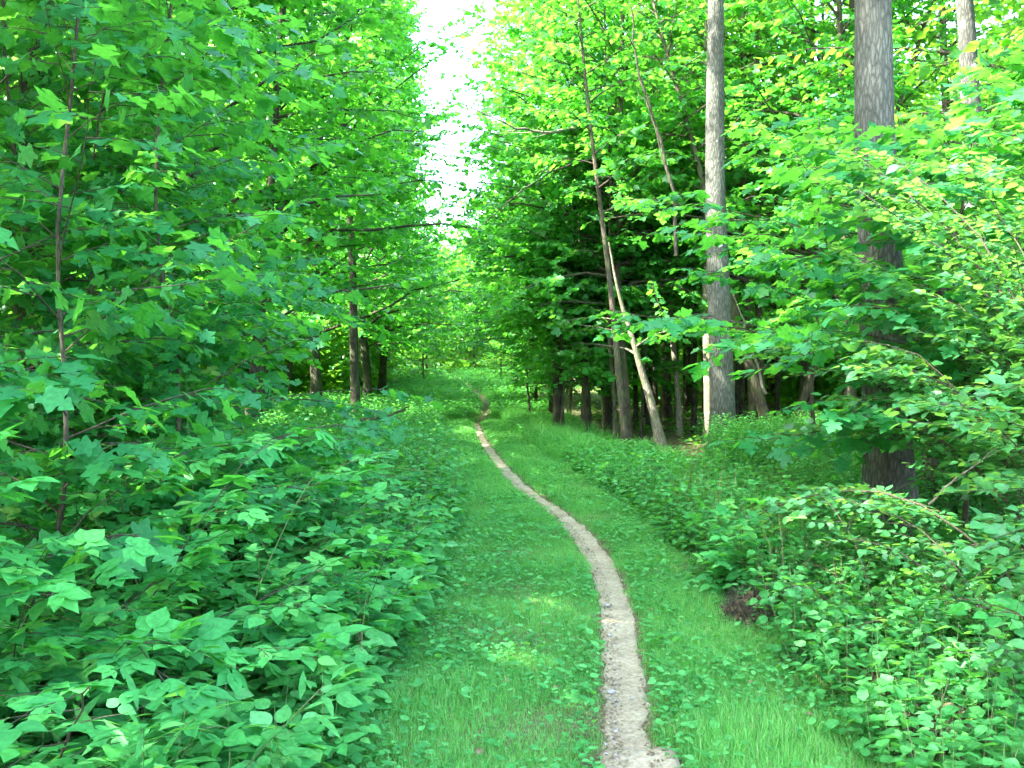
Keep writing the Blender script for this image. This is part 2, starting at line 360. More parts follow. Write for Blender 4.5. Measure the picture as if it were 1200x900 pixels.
def leaf_on(P, l, step, size, sjit=.25, tilt=.4, pitch=-.3, dense=1., petiole=.35, upb=1.):
    """leaves along shoots P (n,k,3); returns pos, dir, normal, size"""
    cnt = np.maximum(2, (l / step * dense).astype(int)); idx = np.repeat(np.arange(len(P)), cnt)
    first = np.cumsum(cnt) - cnt; j = np.arange(len(idx)) - first[idx]; c = cnt[idx]
    t = .12 + .88 * (j + rng.random(len(idx)) * .7) / c
    k = P.shape[1]; f = np.clip(t, 0, .999) * (k - 1); i = f.astype(int); fr = (f - i)[:, None]
    A = P[idx, i]; B = P[idx, i + 1]; pos = A + (B - A) * fr; T = nrm(B - A)
    side = nrm(np.cross(UP, T)); s = np.where(j % 2, 1., -1.)[:, None]
    a = (.95 + rng.normal(0, .35, len(idx)))[:, None] * np.where(j == c - 1, .15, 1)[:, None]
    d = T * np.cos(a) + side * s * np.sin(a)
    d[:, 2] = d[:, 2].clip(-.5, 1) * .35 + pitch + rng.normal(0, .26, len(idx))
    d = nrm(d); nm = np.array([0, 0, upb]) + rng.normal(0, tilt, (len(idx), 3))
    sz = size * (1 + rng.normal(0, sjit, len(idx))).clip(.45, 1.6)
    return pos + d * (sz * petiole)[:, None], d, nm, sz

def trunk_line(height, lean=(0, 0), bend=.15, k=14, seed=0):
    t = np.linspace(0, 1, k)
    x = lean[0] * t + bend * np.array([mnoise.noise(Vector((seed, q * 2.2, 0))) for q in t]) * np.minimum(1, t * 4)
    y = lean[1] * t + bend * np.array([mnoise.noise(Vector((seed + 9, q * 2.2, 4))) for q in t]) * np.minimum(1, t * 4)
    return np.stack([x, y, t * height], 1)
def trunk_geo(line, r0, r1, seg=10, flare=.5, depth=.0, seed=0):
    z = line[:, 2]; t = z / max(z[-1], 1e-6)
    rad = r0 + (r1 - r0) * t ** .9 + r0 * flare * np.exp(-np.maximum(z, 0) / (1.6 * r0 + .03))
    line = line.copy(); line[0, 2] -= .25
    V, Fq = tubes(line[None], rad[None], seg)
    if depth:
        out = V - np.repeat(line, seg, 0); ln = nrm(out)
        a = np.arctan2(ln[:, 1], ln[:, 0])
        dd = np.array([mnoise.noise(Vector((math.cos(q) * 4.2 * 1.5, math.sin(q) * 4.2 * 1.5, zz * 1.1 + seed))) +
                       .6 * mnoise.noise(Vector((math.cos(q) * 9, math.sin(q) * 9, zz * 3 + seed))) for q, zz in zip(a, V[:, 2])])
        V = V + ln * (dd * depth)[:, None]
    return V, Fq

def make_tree(name, loc, height, r0, crown, leaf, bark, label, cat='tree', group=None, lean=(0, 0), bend=.2, seed=0, seg=9, depth=0., rk=14,
              keep=None, parts=('trunk', 'branches', 'crown')):
    """crown: list of dicts(n,z0,z1,L0,L1,e0,droop,bias,biasaz,m,sf); leaf: dict(tmpl,size,step,mat,tilt)"""
    root = empty(name, loc)
    line = trunk_line(height, lean, bend, rk, seed)
    tv, tf = trunk_geo(line, r0, max(r0 * .12, .006), seg, crown[0].get('flare', .45) if crown else .45, depth, seed)
    tr = obj(parts[0], mesh(parts[0], tv, [tf], [bark], smooth=True), root)
    BT = []; LV = []
    loc = np.array(loc, float)
    for c in crown:
        n = c['n']; t = (np.arange(n) + rng.random(n)) / n
        z = c['z0'] + (c['z1'] - c['z0']) * t
        base = np.stack([np.interp(z, line[:, 2], line[:, q]) for q in range(3)], 1)
        az = np.arange(n) * 2.4 + rng.normal(0, .4, n)
        b = c.get('bias', 0); L = (c['L0'] + (c['L1'] - c['L0']) * t) * (1 + b * np.cos(az - c.get('biasaz', 0))) * (1 + rng.normal(0, .16, n))
        L = np.maximum(L, .25)
        e0 = np.full(n, c['e0']) + rng.normal(0, .12, n) + .5 * t * c.get('rise', 1)
        P = polyline(base, az, e0, np.full(n, c['droop']) * (1 - .4 * t), L, 7, c.get('wob', .07))
        if keep is not None:
            # a branch that grows out over the open ride stays short
            for _ in range(7):
                bad = ~(keep(P[:, -1] + loc) & keep(P[:, 4] + loc) & keep(P[:, 5] + loc) & keep(P[:, 3] + loc))
                if not bad.any(): break
                P[bad] = P[bad][:, :1] + (P[bad] - P[bad][:, :1]) * .72; L = np.where(bad, L * .72, L)
        if keep is not None:
            g_ = keep(P[:, -1] + loc) & keep(P[:, 4] + loc) & keep(P[:, 2] + loc); P, L, z = P[g_], L[g_], z[g_]
        r = np.interp(z, line[:, 2], r0 + (r0 * .12 - r0) * np.linspace(0, 1, rk)); rb = np.minimum(r * .55, .006 + .010 * L)
        BT.append(tubes(P, rb[:, None] * np.linspace(1, .22, 7)[None], 5))
        pos, d, l = twigs(P, L, c['m'], c['sf'], flat=c.get('flat', .35), up=c.get('up', 0))
        S = shoots(pos, d, l, 4, .18)
        if keep is not None:
            ok = keep(S[:, -1] + loc) & keep(S[:, 1] + loc); S = S[ok]; l = l[ok]
        BT.append(tubes(S, (.0022 + .0035 * l)[:, None] * np.linspace(1, .4, 4)[None], 3))
        q = leaf_on(S, l, leaf['step'], leaf['size'], tilt=leaf.get('tilt', .35), pitch=leaf.get('pitch', -.25), dense=c.get('dense', 1))
        LV.append(leaves(leaf['tmpl'], *q))
    bv, bf = join(BT); obj(parts[1], mesh(parts[1], bv, [bf], [bark if r0 > .05 else M['twig']], smooth=True), root)
    V, T = join([(a, b) for a, b, _ in LV]); rr = np.concatenate([r for _, _, r in LV])
    obj(parts[2], mesh(parts[2], V, [T], [leaf['mat']], rnd=rr, smooth=True), root)
    return tag(root, label, cat, group)

def dup(root, loc, rz, label, scale=1., group=None):
    r = root.copy(); C.objects.link(r); r.location = loc; r.rotation_euler = (0, 0, rz); r.scale = (scale,) * 3
    r['label'] = label
    if group: r['group'] = group
    for ch in list(root.children):
        c = ch.copy(); C.objects.link(c); c.parent = r
    return r

def make_bush(name, loc, canes, Lc, e0, droop, m, sf, leaf, label, cat='bush', group=None, stem='twig', bias=0, biasaz=0, spread=.15, keep=None, rad=.006, t0=.18):
    root = empty(name, loc)
    a0 = rng.random(canes) * 6.28; base = np.stack([np.cos(a0), np.sin(a0), np.zeros(canes)], 1) * (spread * rng.random(canes) ** .5)[:, None]
    base[:, 2] = -.03
    az = a0 + rng.normal(0, .5, canes)
    L = Lc * (1 + rng.normal(0, .22, canes)).clip(.5, 1.5) * (1 + bias * np.cos(az - biasaz))
    P = polyline(base, az, e0 + rng.normal(0, .22, canes), droop * (1 + rng.normal(0, .3, canes)), L, 10, .07)
    if keep is not None:
        for _ in range(6):
            bad = ~(keep(P[:, -1] + np.array(loc)) & keep(P[:, 6] + np.array(loc)))
            P[bad] = P[bad][:, :1] + (P[bad] - P[bad][:, :1]) * np.array([.65, .65, .9]); L = np.where(bad, L * .8, L)
    fl = .06 + .0 * P[..., 2]; P[..., 2] = np.maximum(P[..., 2], np.where(np.arange(10)[None] > 1, fl, P[..., 2]))
    BT = [tubes(P, rad * (L / Lc)[:, None] * np.linspace(1, .3, 10)[None], 5)]
    pos, d, l = twigs(P, L, m, sf, t0=t0, flat=.6)
    S = shoots(pos, d, l, 4, .12)
    if keep is not None:
        ok = keep(S[:, -1] + np.array(loc)); S = S[ok]; l = l[ok]
    S[..., 2] = np.maximum(S[..., 2], .05)
    BT.append(tubes(S, (.0015 + .002 * l)[:, None] * np.linspace(1, .5, 4)[None], 3))
    q = leaf_on(S, l, leaf['step'], leaf['size'], tilt=leaf.get('tilt', .35), pitch=leaf.get('pitch', -.2))
    V, T, r = leaves(leaf['tmpl'], *q)
    bv, bf = join(BT); obj('stems', mesh('stems', bv, [bf], [M[stem]], smooth=True), root)
    obj('foliage', mesh('foliage', V, [T], [leaf['mat']], rnd=r, smooth=True), root)
    return tag(root, label, cat, group)

# open ride above the path: no leaf hangs inside it
def ride(P):
    x, y, z = P[:, 0], P[:, 1], P[:, 2]
    cx = np.where(y < 20, -.85 - .038 * y, -1.92 - .052 * (y - 20)) - .035 * (z - 6)
    lo = z < 2.6
    half = np.where(y < 12, 1.6, .32 + .008 * y) + .20 * np.sin(z * 1.3 + y * .9) + .16 * np.sin(z * 3.1 + y * 2.3 + x) + .13 * np.sin(z * 6.3 + x * 5 - y * 1.7)
    nf = np.where(y > 16, 1 - np.clip((z - 3.5) / 8, 0, 1), 0); half = half * (1 - .55 * nf); cx = cx + .55 * nf
    half = half - .26 + 1.2 * np.array([mnoise.noise(Vector((a * .35, b_ * .17, c * .42))) for a, b_, c in P]) * (y > 12)
    half = np.where(lo, 1.1, half); cx = np.where(lo, px(y), cx)
    inside = (abs(x - cx) < half) & ((rng.random(len(x)) > .09) | (z < 4) | (y < 14)) & ~((y > 36) & (z > 2.2) & (z < 5.2)) & ~((y > 44) & (z > 2.2) & (z < 8.5)) 
    near = (y < 3.2) & (abs(x) < 1.6)
    return ~(inside | near) & shafts(P)
# gaps in the crowns that let single sunbeams down into the wood
SUNV = np.array(sd)
BEAMS = [((.25, 13.4, 0), .22), ((1.15, 9.2, 0), .2), ((-.2, 8.6, 0), .2), ((1.2, 6.6, 0), .16), ((0.1, 5.6, 0), .18), ((.9, 16, 0), .25), ((2.2, 10.5, .3), .25), ((-1.6, 5.2, .8), .3), ((4.05, 21.0, 1.0), .45), ((4.1, 21.0, 1.8), .45), ((4.1, 21.0, 2.6), .4), ((2.7, 20.3, 1.4), .3), ((2.3, 20.4, 2.3), .35), ((1.9, 20.5, 2.9), .3), ((3.7, 23.5, 2.3), .3),
         ((1.9, 4.4, .3), .35), ((-.35, 17.8, 0), .25), ((-.6, 21.8, .0), .3), ((.6, 11.2, 0), .18), ((-.9, 26, 0), .3), ((3.6, 7.2, 3.2), .5), ((3.3, 6.3, 2.6), .35), ((-1.8, 6.4, 2.2), .4)]
def shafts(P):
    ok = np.ones(len(P), bool)
    for c, rad in BEAMS:
        q = P - np.array(c); t = q @ SUNV; dd = np.linalg.norm(q - t[:, None] * SUNV, axis=1)
        ok &= ~((dd < rad) & (t > 1.0))
    return ok

LM = dict(tmpl=MAPLE, size=.115, step=.048, mat=M['maple'], tilt=.36)
LMS = dict(tmpl=MAPLE_S, size=.135, step=.046, mat=M['maple'], tilt=.36)
LC = dict(tmpl=MAPLE_S, size=.13, step=.062, mat=M['canopy'], tilt=.42)
LF = dict(tmpl=FAR, size=.17, step=.085, mat=M['far'], tilt=.5)

# ------------------------------------------------------------------ placing: helper from a photo pixel and a distance
def W(pxx, d): return (pxx - 600) / F * d
def at(x, y): return (x, y, float(H(x, y)))
def spec(n, z0, z1, L0, L1, e0=.25, droop=.45, bias=0, biasaz=0, m=9, sf=.42, **k):
    return dict(n=n, z0=z0, z1=z1, L0=L0, L1=L1, e0=e0, droop=droop, bias=bias, biasaz=biasaz, m=m, sf=sf, **k)
PI = math.pi

# the trunks that stand out on the right
make_tree('tree', at(W(848, 17.0), 17.0), 19, .225, [spec(30, 9.5, 18.5, 3.2, 1.5)], LC, M['bark_grey'],
          'tall straight grey-barked tree rising bare past the dark wood opening', lean=(-.35, 0), bend=.25, seed=3, seg=28, depth=.012, rk=60)
make_tree('tree', at(W(1046, 9.3), 9.3), 17, .235, [spec(34, 6.2, 16.5, 3.2, 1.6, bias=.2, biasaz=0)], LC, M['bark_grey'],
          'thick tree with silvery furrowed bark behind the oval-leaved shrubs', lean=(-.55, 0), bend=.16, seed=21, seg=48, depth=.014, rk=110)
make_tree('tree', at(W(1136, 14.0), 14.0), 16, .19, [spec(30, 8, 15.5, 3, 1.6)], LC, M['bark_lichen'],
          'grey tree blotched with pale lichen, right of the thick furrowed trunk', lean=(-.3, 0), bend=.2, seed=5, seg=28, depth=.01, rk=60)
# the pale, sunlit and the dark trunks inside the wood
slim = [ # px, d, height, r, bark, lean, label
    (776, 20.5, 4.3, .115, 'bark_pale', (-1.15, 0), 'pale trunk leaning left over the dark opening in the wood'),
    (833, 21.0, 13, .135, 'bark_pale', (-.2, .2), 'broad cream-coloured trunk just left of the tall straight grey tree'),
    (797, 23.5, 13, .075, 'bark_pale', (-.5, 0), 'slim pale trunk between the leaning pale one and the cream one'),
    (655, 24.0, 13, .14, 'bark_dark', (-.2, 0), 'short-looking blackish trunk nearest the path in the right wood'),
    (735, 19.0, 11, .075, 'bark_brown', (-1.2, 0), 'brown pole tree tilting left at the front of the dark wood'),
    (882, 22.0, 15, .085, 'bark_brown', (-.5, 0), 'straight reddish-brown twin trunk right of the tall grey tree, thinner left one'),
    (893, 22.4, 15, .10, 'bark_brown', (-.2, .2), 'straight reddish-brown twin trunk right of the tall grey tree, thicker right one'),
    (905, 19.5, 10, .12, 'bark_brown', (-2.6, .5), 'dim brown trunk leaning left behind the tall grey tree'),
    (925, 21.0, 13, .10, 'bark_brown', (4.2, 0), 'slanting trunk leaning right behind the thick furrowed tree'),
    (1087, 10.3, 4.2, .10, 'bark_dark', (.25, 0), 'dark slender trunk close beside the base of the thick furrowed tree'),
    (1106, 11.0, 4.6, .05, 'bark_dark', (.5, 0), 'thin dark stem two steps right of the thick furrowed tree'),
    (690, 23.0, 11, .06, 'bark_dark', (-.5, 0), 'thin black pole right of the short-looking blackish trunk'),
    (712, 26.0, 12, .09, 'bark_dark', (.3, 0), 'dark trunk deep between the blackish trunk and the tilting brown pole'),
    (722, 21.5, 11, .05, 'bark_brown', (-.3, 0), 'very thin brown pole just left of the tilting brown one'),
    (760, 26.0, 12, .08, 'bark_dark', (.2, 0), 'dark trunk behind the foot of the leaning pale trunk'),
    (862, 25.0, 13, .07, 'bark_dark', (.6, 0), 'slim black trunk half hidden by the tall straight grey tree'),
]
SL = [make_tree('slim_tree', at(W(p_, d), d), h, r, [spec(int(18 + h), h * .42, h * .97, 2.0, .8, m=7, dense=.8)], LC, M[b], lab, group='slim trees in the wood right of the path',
                lean=ln, bend=.16, seed=i * 7 + 2, seg=12, rk=26, keep=shafts) for i, (p_, d, h, r, b, ln, lab) in enumerate(slim)]

for i, (x, y) in enumerate([(2.6, 27.5), (3.3, 26.2), (3.9, 29), (4.6, 27.3), (5.3, 30), (2.9, 31), (6.1, 26.5), (4.2, 33), (5.9, 33.5), (7.0, 30.5), (4.5, 24.3), (5.4, 23.0), (1.7, 29.5), (6.6, 24.5)]):
    dup(SL[[1, 4, 8, 12][i % 4]] if i % 4 == 3 else SL[[2, 14, 15][i % 3]], at(x, y), i * 1.3, 'dim thin trunk far back in the dark of the right wood', .85 + .03 * (i % 5), 'dim thin trunks far back in the right wood')
# edge trees whose leaves wall in the ride
LE = dict(tmpl=MAPLE_S, size=.115, step=.042, mat=M['edge'], tilt=.6)
redge = [ # x, y, height, r, [crown specs], label
    (1.9, 25.0, 15, .12, [spec(74, 1.9, 14.6, 3.0, 1.8, bias=.25, biasaz=PI, m=11, flat=.8, up=.28, wob=.12, e0=.4), spec(60, 1.5, 6.5, 3.2, 2.9, e0=.15, droop=.6, bias=.25, biasaz=-2.4, m=12, sf=.45, flat=.8, up=.28, wob=.11)], 'young tree with leaves hanging low to the path at the right bend'),
    (2.6, 22.0, 15, .10, [spec(70, 3.0, 14.4, 3.1, 1.9, bias=.25, biasaz=PI, m=11, flat=.8, up=.28, wob=.12, e0=.4), spec(56, 2.8, 6.5, 2.9, 2.7, e0=.15, droop=.6, bias=.25, biasaz=-2.4, m=12, sf=.45, flat=.8, up=.28, wob=.11)], 'leafy tree above the dark opening, its branches reaching over the path'),
    (1.4, 33, 15, .13, [spec(74, 1.6, 14.6, 3.0, 1.8, bias=.15, biasaz=PI, m=11, flat=.8, up=.28, wob=.12, e0=.4), spec(46, 1.4, 6.6, 3.2, 2.7, e0=.05, droop=.55, bias=.25, biasaz=-2.4, m=12, sf=.45, flat=.8, up=.28, wob=.11)], 'dense tree behind the low hanging one at the right bend'),
    (.9, 40, 15, .14, [spec(74, 1.5, 14.6, 3.1, 1.8, m=11, flat=.8, up=.28, wob=.12, e0=.4), spec(46, 1.3, 6.5, 3.2, 2.7, e0=.05, droop=.55, bias=.25, biasaz=-2.4, m=12, sf=.45, flat=.8, up=.28, wob=.11)], 'tree at the far end of the right wood edge, first before the clearing'),
    (.2, 48, 14, .14, [spec(70, 1.4, 13.6, 3.2, 1.8, m=11, flat=.8, up=.28, wob=.12, e0=.4)], 'tree closing the right side of the far clearing'),
    (6.8, 19.8, 15, .11, [spec(64, 3.2, 14.4, 2.8, 1.8, bias=.2, biasaz=PI, m=10, flat=.8, up=.28, wob=.12, e0=.4)], 'bright green tree filling the top between the two grey trunks'),
]
for i, (x, y, h, r, cr, lab) in enumerate(redge):
    make_tree('edge_tree', at(x, y), h, r, cr, LE, M['bark_brown'], lab, group='leafy trees along the right side of the path', lean=(-.4, 0), bend=.5, seed=i * 5 + 40, keep=ride)
ledge = [
    (-4.9, 14.5, 11, .13, [spec(84, 2.0, 10.7, 3.2, 1.8, bias=.2, biasaz=0, m=12, flat=.8, up=.28, wob=.12, e0=.4)], 'leafy tree behind the near maple saplings on the left'),
    (-5.0, 19.5, 11.5, .15, [spec(84, 2.2, 11.2, 3.2, 1.8, bias=.2, biasaz=0, m=12, flat=.8, up=.28, wob=.12, e0=.4)], 'tall leafy tree above the low bank, second along the left side'),
    (-5.1, 25.5, 13, .16, [spec(92, 2.2, 12.6, 3.4, 1.9, bias=.2, biasaz=0, m=12, flat=.8, up=.28, wob=.12, e0=.4)], 'leafy tree with a dark leaning trunk half way along the left side'),
    (-4.7, 32, 16, .17, [spec(110, 2.3, 15.4, 3.4, 1.9, bias=.15, biasaz=0, m=12, flat=.8, up=.28, wob=.12, e0=.4)], 'tree with a black trunk foot where the left bank ends'),
    (-5.2, 39, 16, .16, [spec(110, 1.9, 15.4, 3.4, 1.9, m=12, flat=.8, up=.28, wob=.12, e0=.4)], 'pale green tree overhanging the far grass from the left'),
    (-6.0, 47, 15, .16, [spec(100, 1.7, 14.6, 3.3, 1.9, m=12, flat=.8, up=.28, wob=.12, e0=.4)], 'tree at the left edge of the far clearing'),
]
for i, (x, y, h, r, cr, lab) in enumerate(ledge):
    make_tree('edge_tree', at(x, y), h, r, cr, LE, M['bark_dark'], lab, group='leafy trees along the left side of the path', lean=(.5, 0), bend=.6, seed=i * 5 + 80, keep=ride)
for x, y, sd_, lab in [(-6.2, 1.2, 140, 'unseen tree added beside the viewpoint on the left to shade the near grass'), (-6.4, -3.2, 141, 'unseen tree added behind the viewpoint on the left to block the sun'), (-7.4, 5.6, 142, 'tall tree added for shade behind the maple saplings, outside the view on the left'), (-7.2, 9.0, 143, 'tall tree added for shade behind the deepest maple sapling on the left')]:  # trees added beyond the frame to keep sun off the grass and right bank
    make_tree('added_shade_tree', at(x, y), 15 if y < 3 else 18, .16, [spec(100, 3.4 if y < 3 else 5, 14.6 if y < 3 else 17.5, 3.6, 2.0, m=11, flat=.8, up=.28, wob=.12, e0=.4)], LMS, M['bark_dark'], lab, 'tree', None, seed=sd_, keep=lambda P: shafts(P) & (P[:, 0] < -2.2))
make_tree('tree', at(W(38, 9.4), 9.4), 15, .17, [spec(40, 6.5, 14.6, 2.6, 1.6)], LC, M['bark_dark'], 'dark thick trunk showing through the maple leaves at upper left', lean=(.3, 0), seed=150, seg=14, rk=24, keep=shafts)
make_tree('tree', at(W(288, 16.5), 16.5), 15, .10, [spec(50, 4.5, 14.6, 2.6, 1.6)], LC, M['bark_dark'], 'dark slightly leaning trunk behind the yellow-green maple tops', lean=(1.3, 0), seed=151, seg=12, rk=24, keep=ride)
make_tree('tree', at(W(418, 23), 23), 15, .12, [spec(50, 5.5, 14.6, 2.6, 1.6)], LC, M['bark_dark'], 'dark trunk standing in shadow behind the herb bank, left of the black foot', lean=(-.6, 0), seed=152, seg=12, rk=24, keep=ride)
# small trees that close the end of the ride
E0 = make_tree('small_tree', at(-2.4, 62), 9.5, .09, [spec(60, .6, 9.2, 2.4, 1.0, m=10)], dict(LMS, size=.15, step=.06, mat=M['far']), M['bark_brown'], 'round bushy tree closing the end of the path', group='small trees across the end of the path', seed=70)
for x, y, s, lab in [(-5.2, 60, .95, 'bushy tree on the left of the far clearing end'), (.6, 59, .95, 'bushy tree on the right of the far clearing end'), (-.4, 69, 1.15, 'taller bushy tree behind the right end of the clearing'), (-4.4, 71, 1.1, 'taller bushy tree behind the left end of the clearing'),
  (-6.3, 43, .55, 'low round bush tree at the left rim of the far clearing'), (-4.7, 52, .6, 'round bush tree crowding the far grass from the left'), (1.6, 43, .45, 'low bush tree at the right rim of the far clearing'), (-.6, 53, .5, 'small round bush tree where the path fades out')]:
    dup(E0, at(x, y), x * 2, lab, s)

# young maples (understorey) in front of the right trunks and on the left
make_tree('young_maple', at(4.0, 12.9), 4.9, .035, [spec(17, 1.7, 4.6, 2.2, 1.2, e0=.12, droop=.25, bias=.3, biasaz=PI, m=9, sf=.45)], dict(LM, tilt=.26), M['twig'],
          'young maple with flat layered leaves in front of the tall grey trunk', 'sapling', 'young maples right of the path', seed=51)
make_tree('young_maple', at(3.75, 8.15), 3.6, .028, [spec(46, 1.1, 3.5, 1.9, 1.0, e0=.12, droop=.25, bias=.35, biasaz=PI, m=9, sf=.45)], dict(LM, tilt=.28), M['twig'],
          'young maple spreading level sprays before the thick furrowed trunk', 'sapling', 'young maples right of the path', seed=52)
make_tree('young_tree', at(1.15, 23.3), 5.2, .04, [spec(40, 1.35, 5.1, 2.0, 1.2, e0=.2, droop=.5, m=10, sf=.45, flat=.7, up=.2)], LE, M['bark_brown'],
          'young leafy tree hanging over the blackish trunk next to the path bend', 'tree', None, seed=161, keep=ride)
make_tree('young_tree', at(3.0, 22.8), 6.5, .04, [spec(40, 2.3, 6.4, 2.0, 1.3, e0=.2, droop=.4, m=10, sf=.45, flat=.7, up=.2)], LE, M['bark_dark'],
          'young leafy tree roofing the dark opening behind the leaning pale trunk', 'tree', None, seed=162, keep=shafts)
make_tree('young_tree', at(.55, 29.5), 5.5, .04, [spec(44, 1.0, 5.4, 2.1, 1.2, e0=.2, droop=.5, m=10, sf=.45, flat=.7, up=.2)], LE, M['bark_brown'],
          'young tree with leaves down to the grass beyond the path bend', 'tree', None, seed=163, keep=ride)
make_tree('young_maple', at(6.3, 11), 4.9, .035, [spec(42, 1.2, 4.8, 2.2, 1.1, e0=.15, droop=.3, m=9, sf=.45)], LM, M['twig'],
          'tall young maple at the right edge under the lichen blotched tree', 'sapling', 'young maples right of the path', seed=53)
make_tree('young_maple', at(6.0, 17.5), 7, .04, [spec(40, 1.5, 6.8, 2.3, 1., e0=.15, droop=.3, m=9, sf=.45)], LM, M['twig'],
          'young maple deep between the furrowed and the lichen trunk', 'sapling', 'young maples right of the path', seed=54)
lm = [ # x,y,h,n,L0
    (-2.35, 4.9, 4.3, 34, 1.15, 'slender maple sapling nearest the camera on the left'),
    (-2.45, 6.6, 4.9, 36, 1.2, 'maple sapling whose lit tips reach furthest towards the path'),
    (-3.3, 5.8, 5.4, 38, 1.5, 'tall maple sapling with yellow-green top leaves at upper left'),
    (-3.9, 7.6, 6.4, 40, 1.8, 'maple sapling behind the yellow-green topped one'),
    (-3.7, 9.0, 5.8, 40, 1.7, 'bushy maple sapling at the back of the left group'),
    (-4.9, 11.2, 7.6, 44, 2.1, 'largest young maple at the back left, almost a tree'),
    (-3.2, 7.2, 3.6, 30, 1.4, 'low spreading maple sapling in shade between the two tall ones'),
    (-4.6, 8.9, 4.6, 34, 1.7, 'shaded maple sapling deepest in the left group'),
    (-2.7, 3.4, 3.0, 26, .9, 'maple sapling cut off by the left border of the view'),
]
for i, (x, y, h, n_, L0, lab) in enumerate(lm):
    make_tree('maple_sapling', at(x, y), h, .008 + .0016 * h, [spec(int(n_ * 1.35), .55, h * .98, L0, L0 * .45, e0=.35, droop=.45, bias=.25, biasaz=-.3, m=8, sf=.42, flare=.1)], dict(LM, size=.090, step=.038, tilt=.5), M['twig'], lab,
              'sapling', 'maple saplings left of the path', bend=.25, seed=i + 60, parts=('stem', 'branches', 'foliage'), keep=lambda P: shafts(P) & (P[:, 1] > 2.6) & ((P[:, 0] < -.55) | (P[:, 1] > 9)) & (np.hypot(P[:, 0], P[:, 1]) > 2.6), lean=(.25, -.1))

# ------------------------------------------------------------------ brambles and creepers on the left bank, shrubs on the right
LB = dict(tmpl=TRI, size=.108, step=.062, mat=M['bramble'], tilt=.24, pitch=.1)
LP = dict(tmpl=PENTA, size=.105, step=.066, mat=M['bramble'], tilt=.24, pitch=.1)
LO = dict(tmpl=OVATE, size=.075, step=.040, mat=M['bramble'], tilt=.28, pitch=.05)
leftb = [ # x, y, canes, L, leaf, label
    (-1.55, 3.3, 14, 1.0, LB, 'bramble with big three-part leaves in the bottom left corner'),
    (-1.05, 4.0, 12, .75, LB, 'low bramble at the grass edge, nearest the camera'),
    (-2.1, 4.1, 15, 1.35, LP, 'tall five-leaflet creeper bush at the left border'),
    (-1.5, 4.7, 14, 1.15, LO, 'broad oval-leaved bush with a pale tip in the lower left'),
    (-1.1, 5.4, 13, .95, LB, 'bramble leaning over the grass, second along the verge'),
    (-1.9, 5.8, 15, 1.45, LB, 'tall arching bramble under the lit maple tips'),
    (-1.15, 6.6, 13, .8, LP, 'five-leaflet creeper clump, third along the verge'),
    (-2.0, 7.6, 15, 1.0, LO, 'oval-leaved bush behind the creeper clump'),
    (-1.2, 8.1, 13, .6, LB, 'bramble at the narrow part of the left grass'),
    (-2.3, 9.4, 15, .9, LB, 'bramble mound before the low herb bank'),
    (-1.45, 10.0, 12, .5, LO, 'small oval-leaved bush at the end of the bramble row'),
    (-2.8, 7.0, 15, 1.6, LP, 'high creeper thicket in the shade of the maples'),
    (-3.1, 10.6, 15, .9, LO, 'shaded oval-leaved bush at the back of the bank'),
    (-4.0, 12.6, 15, 1.0, LB, 'bramble thicket under the first leafy left tree'),
]
Lkeep = lambda P: (np.hypot(P[:, 0], P[:, 1]) > 2.5) & (P[:, 0] < np.interp(P[:, 1], [2, 4.2, 7, 12], [-.85, -.72, -.6, -.55]) + .12 * np.sin(P[:, 1] * 3.3 + P[:, 2] * 4))
for i, (x, y, c, L, lf, lab) in enumerate(leftb):
    make_bush('bramble_bush' if lf is not LO else 'oval_leaved_bush', at(x, y), c + 4, L * 1.15, 1.15, 1.25, 11, .30, lf, lab, 'bush', 'bushes on the left bank', 'stem' if i % 2 else 'twig', keep=Lkeep, spread=.3, rad=.005)
LH = dict(tmpl=OVATE, size=.065, step=.022, mat=M['honey'], tilt=.4, pitch=-.05)
LHs = dict(tmpl=OVATE_S, size=.055, step=.028, mat=M['honey'], tilt=.45, pitch=-.05)
rightb = [ # x, y, canes, L, e0, droop, leaf, label
    (3.5, 5.9, 26, 3.1, 1.4, 1.2, LH, 'tall arching shrub of small oval leaves at the right border'),
    (4.2, 7.0, 26, 3.5, 1.42, 1.1, LH, 'tallest oval-leaved shrub with yellowish tips under the lichen trunk'),
    (3.75, 6.5, 20, 2.2, 1.3, 1.2, LH, 'arching shrub reaching its sprays in front of the furrowed trunk'),
    (2.6, 5.0, 14, 1.3, 1.0, 1.4, LHs, 'low fine-leaved shrub in the lower right'),
    (2.15, 5.6, 14, 1.1, .9, 1.3, LHs, 'bluish fine-leaved shrub with dry leaves at the right verge'),
    (2.9, 4.1, 12, 1.0, 1.0, 1.3, LO, 'dark broad-leaved bush in the bottom right corner'),
]
Rkeep = lambda P: (np.hypot(P[:, 0], P[:, 1]) > 2.4) & (P[:, 0] > 1.45 + .45 * np.clip(P[:, 2] - .5, 0, 1.2))
for i, (x, y, c, L, e0, dr, lf, lab) in enumerate(rightb):
    make_bush('oval_leaved_shrub', at(x, y), c, L, e0, dr, 22 if L > 2 else 15, .24, lf, lab, 'shrub', 'shrubs on the right bank', 'twig', keep=Rkeep, spread=.25, rad=.011 if L > 2 else .005, t0=.36 if L > 2 else .15)
rb2 = [
    (1.95, 7.2, 1.0, LB, 'bramble behind the ball of dead twigs'), (2.6, 8.3, .5, LB, 'bramble in the shade before the furrowed trunk'),
    (2.0, 9.2, .9, LO, 'oval-leaved bush at the right verge half way to the dark wood'), (2.9, 10.4, .75, LB, 'bramble between the young maples on the right'),
    (2.2, 12.0, .6, LB, 'bramble below the young layered maple'), (3.9, 14.0, .6, LO, 'bush at the foot of the tall straight grey tree'),
    (2.3, 15.0, .5, LB, 'pale bramble at the mouth of the dark wood opening'), (4.4, 9.8, .5, LO, 'bush around the base of the furrowed trunk'),
]
